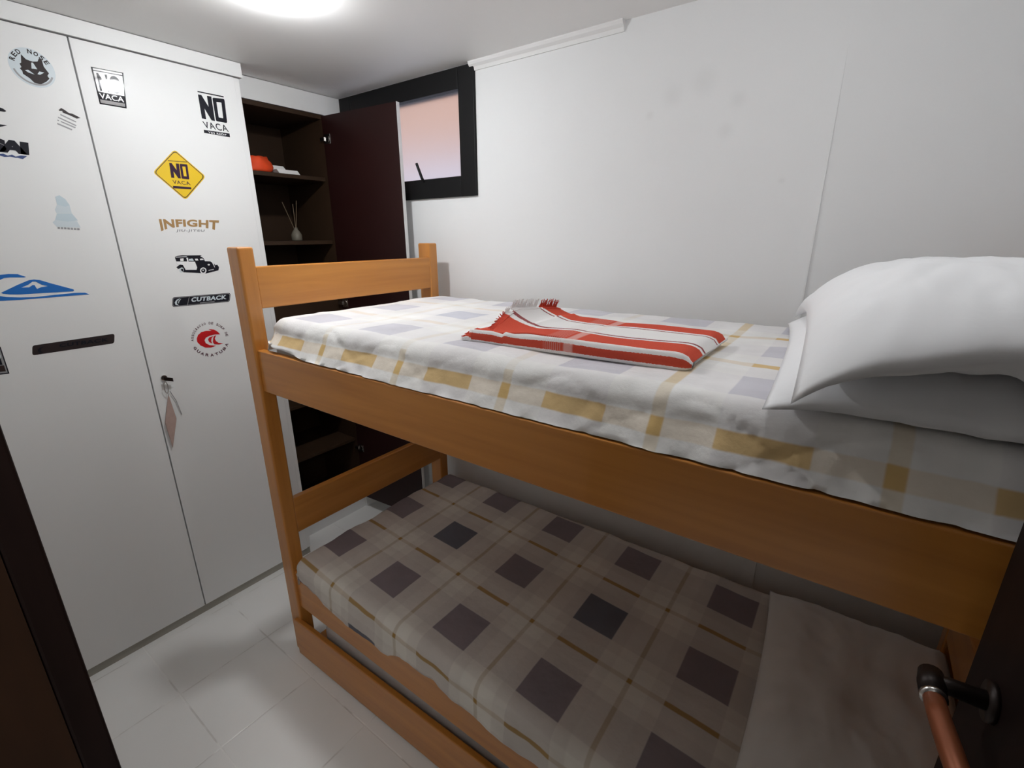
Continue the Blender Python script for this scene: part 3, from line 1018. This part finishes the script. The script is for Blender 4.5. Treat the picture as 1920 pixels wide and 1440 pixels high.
def quad_in(q, a0, a1, b0, b1):
    TL, TR, BR, BL = [Vector(p) for p in q]
    f = lambda a, b: tuple((TL * (1 - a) + TR * a) * (1 - b) + (BL * (1 - a) + BR * a) * b)
    return [f(a0, b0), f(a1, b0), f(a1, b1), f(a0, b1)]

def ell(c, rx, ry, n=28, tilt=0.0):
    ct, st = math.cos(tilt), math.sin(tilt)
    return [(c[0] + rx * math.cos(t) * ct - ry * math.sin(t) * st, c[1] + rx * math.cos(t) * st + ry * math.sin(t) * ct) for t in [2 * math.pi * k / n for k in range(n)]]

# silver NO VACA square, catching the bulb
s = Sticker('shiny silver and black square NO VACA sticker, top left on the right wardrobe door', (204, 165))
Q = [(170, 125), (231, 136.5), (237.5, 203.5), (187, 195)]
s.poly('backing', 's_gloss', 0, Q)
s.poly('panel', 's_silver', 1, quad_in(Q, .05, .96, .025, .075))
s.poly('panel', 's_silver', 1, quad_in(Q, .05, .96, .10, .66))
s.text('lettering', 's_gloss', 2, 'NO', quad_in(Q, .13, .88, .14, .63), .03)
s.text('lettering', 's_white', 2, 'VACA', quad_in(Q, .06, .93, .69, .84), .012)
s.poly('panel', 's_silver', 1, quad_in(Q, .05, .95, .87, .965))
s.done()

# transparent NO VACA
Z = z_((150, 100), .20833)
s = Sticker('black NO VACA lettering sticker at the top right of the right wardrobe door', (400, 213))
s.poly('bar', 's_black', 1, [(370, 170.5), (419, 180.5), (419.3, 182.8), (370.3, 172.6)])
s.done()
s.text('lettering', 's_black', 1, 'N', [(371, 177), (396, 181), (403, 227), (378.5, 222)], .085)
s.poly('lettering', 's_black', 1, rrect([(398, 183), (420.5, 185.5), (426, 231), (405, 227)], 3), list(reversed(rrect([(405.5, 191), (415, 192.3), (418.5, 222), (410, 220.3)], 1))))
s.text('lettering', 's_black', 1, 'VACA', [(379, 227), (424.5, 234.5), (429, 247.5), (384, 240)], .006, 1.15)
s.poly('bar', 's_black', 1, Z((1113, 688), (1345, 722), (1350, 756), (1118, 716)))
s.text('small_text', 's_white', 2, 'YES REDP', [(390, 246.3), (424, 251.3), (424.6, 255), (390.6, 250)], .01, 1.1)
s.done()

# yellow diamond
s = Sticker('yellow diamond NO VACA warning sign sticker on the right wardrobe door', (336, 328))
Q = [(327, 280), (386, 331), (348, 375.5), (286.5, 323)]
s.poly('backing', 's_yellow', 0, rrect(Q, 7))
cI = Vector((336.5, 327.5))
Qi = [tuple(cI + (Vector(p) - cI) * .955) for p in Q]
Qj = [tuple(cI + (Vector(p) - cI) * .915) for p in Q]
s.poly('border', 's_brown', 1, rrect(Qi, 6.6), list(reversed(rrect(Qj, 6))))
s.poly('lettering', 's_purple', 1, [(314.6, 300.5), (350, 303.5), (350.2, 304.6), (314.8, 301.8)])
s.text('lettering', 's_purple', 1, 'N', [(317, 305.5), (335.5, 307), (339, 334.8), (321, 333)], .085)
s.poly('lettering', 's_purple', 1, rrect([(336.5, 307), (351, 308.3), (355, 336.5), (340.5, 335)], 2), list(reversed(rrect([(341.5, 312), (347.5, 312.5), (350, 331), (344.5, 330.3)], .8))))
s.text('lettering', 's_purple', 1, 'VACA', [(323, 337.5), (355, 340.6), (357.7, 347.5), (324.6, 344.6)], .008, 1.1)
s.poly('lettering', 's_purple', 1, [(324, 348.5), (358, 351), (359, 355), (324.6, 353)])
s.done()

# INFIGHT
s = Sticker('gold brown INFIGHT JIU-JITSU lettering sticker under the yellow diamond', (354, 422))
s.text('lettering', 's_gold', 1, 'INFIGHT', [(297.5, 410.3), (410.5, 413), (409, 433.8), (302.5, 434)], .04, 1.06,
       warp=lambda a, b: 1 - (1 - b) * (1 - .40 * (1 - (2 * a - 1) ** 2) ** .8))
s.text('small_text', 's_grey', 1, 'JIU-JITSU', [(331, 430), (383.5, 430.4), (383.3, 435.6), (330, 435.6)], .022, 1.2)
s.done()

# woody wagon
Z = z_((320, 470), .05208)
s = Sticker('black and white old surf wagon car sticker on the right wardrobe door', (369, 496))
s.poly('car_body', 's_black', 0, Z((150, 255), (170, 205), (250, 185), (420, 165), (600, 172), (1060, 165), (1120, 185), (1060, 205), (1130, 235), (1190, 280), (1235, 380), (1430, 385), (1490, 430), (1590, 620), (1555, 450), (1620, 530), (1670, 500), (1740, 590), (1720, 710), (1560, 750), (1290, 820), (1100, 810), (470, 780), (400, 740), (330, 640), (250, 665), (240, 620), (200, 600), (290, 530), (340, 500), (230, 490), (200, 380)))
s.poly('white_print', 's_white', 1, Z((205, 390), (600, 390), (560, 262), (620, 255), (640, 395), (870, 395), (950, 600), (930, 690), (540, 690), (440, 515), (340, 500), (230, 485)))
s.poly('white_print', 's_white', 1, Z((340, 285), (460, 272), (460, 375), (350, 378)))
s.poly('white_print', 's_ice', 1, Z((655, 300), (780, 280), (835, 370), (650, 365)))
s.poly('white_print', 's_white', 1, Z((865, 292), (960, 285), (1000, 350), (900, 358)))
s.poly('white_print', 's_white', 1, Z((1050, 290), (1140, 282), (1190, 330), (1060, 340)))
s.poly('white_print', 's_white', 1, Z((165, 222), (560, 205), (600, 225), (180, 245)))
s.poly('white_print', 's_white', 1, ell(Z((1370, 505))[0], 2.2, 1.5, 14))
s.poly('white_print', 's_white', 1, Z((1510, 440), (1535, 470), (1595, 600), (1570, 590)))
s.poly('white_print', 's_white', 1, Z((1360, 700), (1550, 665), (1545, 685), (1365, 720)))
s.poly('wheel', 's_white', 1, ell(Z((1172, 718))[0], 6.0, 6.0), list(reversed(ell(Z((1172, 718))[0], 3.9, 3.9))))
s.poly('wheel', 's_white', 1, ell(Z((1165, 705))[0], 1.3, 1.3, 12))
s.poly('wheel', 's_ice', 1, ell(Z((390, 695))[0], 3.9, 4.8, 24, .3), list(reversed(ell(Z((405, 705))[0], 2.4, 3.0, 24, .3))))
s.done()

# the two dark CUTBACK pills
s = Sticker('black CUTBACK bar sticker with pale lettering beside the bed post', (378, 562))
Q = [(323.3, 557.5), (432.3, 549), (430.8, 565.8), (323, 575.8)]
s.poly('backing', 's_black', 0, rrect(Q, 4.5))
s.poly('border', 's_grey', 1, rrect(quad_in(Q, .008, .992, .05, .95), 4.2), list(reversed(rrect(quad_in(Q, .014, .986, .09, .91), 4))))
s.text('lettering', 's_ice', 1, 'CUTBACK', [(359.6, 557.6), (425, 553), (424.4, 560.8), (358, 566.2)], .04, 1.1)
s.poly('lettering', 's_grey', 1, [(375, 567.3), (402, 564.6), (402, 565.8), (375, 568.5)])
s.poly('emblem', 's_ice', 1, [(338.5, 559), (331, 562), (327.5, 567), (329, 571.5), (335, 572.5), (331.5, 569), (332, 564.5)])
s.poly('emblem', 's_ice', 1, [(340, 560), (335.5, 563), (333.8, 567), (335, 569.5), (335.8, 566), (337.5, 563)])
s.poly('emblem', 's_grey', 1, [(354.5, 556), (355.3, 556), (351.5, 573), (350.7, 573)])
s.done()
s = Sticker('all dark CUTBACK bar sticker on the left wardrobe door', (137, 646))
Q = [(60.5, 648), (214.8, 625.6), (214.2, 643.6), (60.5, 666.5)]
s.poly('backing', 's_soft', 0, rrect(Q, 5))
s.text('lettering', 's_black', 1, 'CUTBACK', [(111, 644.2), (204, 632.6), (204, 640), (111, 651.4)], .04, 1.1)
s.poly('emblem', 's_black', 1, [(84, 648.5), (74, 652), (70, 657), (73, 661.5), (81, 661), (76, 658), (77, 653.5)])
s.done()

# surf association ring
Z = z_((340, 590), .06944)
c0 = Z((770, 662))[0]
s = Sticker('round red wave ASSOCIACAO DE SURF DE GUARATUBA sticker beside the bed post', c0)
s.arc_text('lettering', 's_maroon', 1, 'ASSOCIAÇÃO DE SURF DE', c0, 32.8, 30.2, 188, 10, 4.4, 3.5, .012)
s.done()
s.arc_text('lettering', 's_maroon', 1, 'GUARATUBA', c0, 33.5, 29.8, 207, 347, 5.2, 6.2, .03, True)
s.poly('emblem', 's_red', 1, Z((730, 388), (880, 400), (980, 460), (1048, 532), (900, 535), (760, 570), (660, 620), (625, 690), (660, 770), (760, 822), (935, 840), (800, 888), (660, 890), (520, 830), (430, 740), (415, 650), (450, 550), (540, 470), (660, 438), (820, 435)))
s.poly('emblem', 's_red', 1, Z((940, 552), (902, 640), (930, 710), (1000, 758), (1132, 775), (1020, 805), (890, 800), (850, 740), (858, 640), (880, 580)))
s.poly('emblem', 's_red', 1, Z((718, 665), (760, 610), (862, 578), (815, 640), (802, 710), (832, 778), (750, 738)))
s.done()

# round dog head sticker
Z = z_((0, 80), .06944)
s = Sticker('round grey RED NOSE sticker with a dark dog head on the left wardrobe door', Z((880, 680))[0])
yc, zc = on_door(*Z((872, 680))[0])
def disc(r, n=40): return [(yc + r * math.cos(t), zc + r * math.sin(t)) for t in [2 * math.pi * k / n for k in range(n)]]
RB = .052
v, f = flat([disc(RB)])
s.add('backing', 's_ice', 0, [(a.x, a.y) for a in v], f)
s.poly('emblem', 's_soft', 1, Z((560, 310), (700, 450), (870, 512), (1010, 512), (1050, 420), (1130, 480), (1180, 650), (1320, 830), (1280, 900), (1335, 975), (1250, 1060), (1100, 1130), (930, 1085), (800, 960), (620, 840), (600, 760), (530, 690), (580, 660), (525, 565), (570, 540)))
s.poly('emblem_light', 's_ice', 2, Z((840, 540), (885, 540), (1005, 722), (850, 700)))
s.poly('emblem_light', 's_ice', 2, Z((670, 740), (760, 733), (930, 862), (760, 805)))
s.poly('emblem_light', 's_ice', 2, Z((1060, 780), (1190, 812), (1080, 870), (1010, 850)))
def ring_text(string, r, a0, a1, hgt, wid):
    for i, ch in enumerate(string):
        if ch == ' ': continue
        t = math.radians(a0 + (a1 - a0) * (i + .5) / len(string))
        vv, ff, _ = glyphs(ch, .03)
        up = Vector((math.cos(t), math.sin(t))); rt = Vector((up.y, -up.x))
        P = Vector((yc, zc)) + up * r
        out = [tuple(P + rt * (a - .5) * wid + up * (b - .5) * hgt) for a, b in vv]
        s.add('lettering', 's_soft', 1, out, ff)
ring_text('RED NOSE', .0435, 168, 22, .012, .010)
arc = [(yc + .047 * math.cos(t), zc + .047 * math.sin(t)) for t in [math.radians(a) for a in range(195, 345, 6)]]
arc += [(yc + .0425 * math.cos(t), zc + .0425 * math.sin(t)) for t in [math.radians(a) for a in range(339, 194, -6)]]
v, f = flat([arc])
s.add('lettering', 's_grey', 1, [(a.x, a.y) for a in v], f)
s.done()

# small block of grey print
Z = z_((0, 180), .0972)
s = Sticker('small grey sticker of a bold slanted word over four thin lines near the door seam', (129, 223))
s.poly('heading', 's_soft', 1, Z((1128, 272), (1178, 232), (1240, 265), (1330, 330), (1390, 340), (1500, 395), (1552, 425), (1480, 437), (1350, 375), (1210, 320), (1200, 288), (1150, 288)))
for L in (((1165, 345), (1470, 492), (1465, 512), (1165, 370)), ((1120, 398), (1475, 562), (1465, 582), (1120, 420)), ((1170, 480), (1460, 602), (1450, 624), (1175, 502)), ((1105, 455), (1140, 468), (1138, 485), (1105, 474)), ((1105, 518), (1395, 640), (1385, 664), (1105, 545))):
    s.poly('print_line', 's_grey', 1, Z(*L))
s.done()

# SAI lettering with a swirl above, cut by the left edge of the photo
s = Sticker('navy SAI sticker with blue underline and swirl at the photo edge', (30, 280))
s.text('lettering', 's_black', 1, 'SAI', [(-24, 256), (53, 267.5), (55, 291), (-20, 283)], .085, .84)
s.poly('underline', 's_navy', 1, Z((-120, 1090), (0, 1118), (60, 1112), (150, 1150), (230, 1130), (300, 1168), (400, 1148), (525, 1160), (440, 1218), (340, 1192), (290, 1192), (200, 1170), (90, 1176), (0, 1152), (-120, 1130)))
s.poly('swirl', 's_black', 1, Z((-200, 190), (0, 222), (60, 245), (122, 292), (90, 307), (0, 292), (-200, 260)))
s.done()
s.poly('swirl', 's_black', 1, Z((-200, 560), (0, 546), (142, 565), (60, 586), (0, 596), (-200, 615)))
s.done()

# pale little blob sticker
Z = z_((0, 60), .2778)
s = Sticker('faded pale blue sticker with a small grey caption on the left wardrobe door', (125, 398))
s.poly('print', 's_ice', 0, Z((355, 1285), (380, 1262), (520, 1278), (545, 1320), (385, 1318)))
s.poly('print', 's_iceblue', 1, Z((372, 1112), (400, 1102), (440, 1128), (470, 1170), (440, 1180), (385, 1165)))
s.poly('print', 's_ice', 0, Z((385, 1165), (470, 1172), (484, 1222), (380, 1222), (370, 1200)))
s.poly('print', 's_iceblue', 1, Z((385, 1224), (484, 1224), (525, 1272), (455, 1280), (372, 1268)))
for k in range(7):
    a = 388 + k * 22
    s.poly('caption', 's_grey', 1, Z((a, 1316 + k * 1.2), (a + 16, 1317 + k * 1.2), (a + 17, 1330 + k * 1.2), (a + 1, 1329 + k * 1.2)))
s.done()

# blue wave and mountain
Z = z_((0, 490), .09375)
s = Sticker('blue wave and mountain sticker at the left edge of the wardrobe', (70, 540))
s.poly('emblem', 's_blue', 1, Z((-320, 420), (-220, 330), (0, 270), (170, 253), (350, 256), (520, 311), (480, 322), (200, 320), (80, 335), (0, 370), (-160, 470), (-200, 560), (-120, 650), (0, 695), (130, 715), (400, 720), (700, 715), (1100, 670), (1500, 630), (1700, 628), (1788, 660), (1700, 666), (1000, 722), (400, 770), (0, 792), (-200, 770), (-320, 640)))
s.poly('emblem', 's_blue', 1, Z((20, 628), (350, 470), (580, 375), (680, 363), (800, 375), (1000, 435), (1470, 560), (1482, 585), (1460, 600), (400, 662), (200, 662), (60, 648)),
       list(reversed(Z((425, 525), (560, 470), (650, 405), (710, 405), (830, 465), (960, 495), (830, 515), (740, 552), (690, 475), (650, 475), (580, 520)))))
s.done()

# framed square cut by the left edge
s = Sticker('black framed square sticker low at the left edge beside the dark bar sticker', (4, 680))
Q = [(-52, 650), (1, 650), (17.8, 700.5), (-34, 706.5)]
s.poly('backing', 's_black', 0, Q)
s.poly('panel', 's_grey', 1, quad_in(Q, .05, .95, .05, .955))
s.poly('print', 's_ice', 2, quad_in(Q, .1, .90, .30, .40))
s.poly('print', 's_black', 2, quad_in(Q, .1, .86, .44, .66))
s.poly('print', 's_brown', 2, quad_in(Q, .45, .90, .68, .90))
s.done()
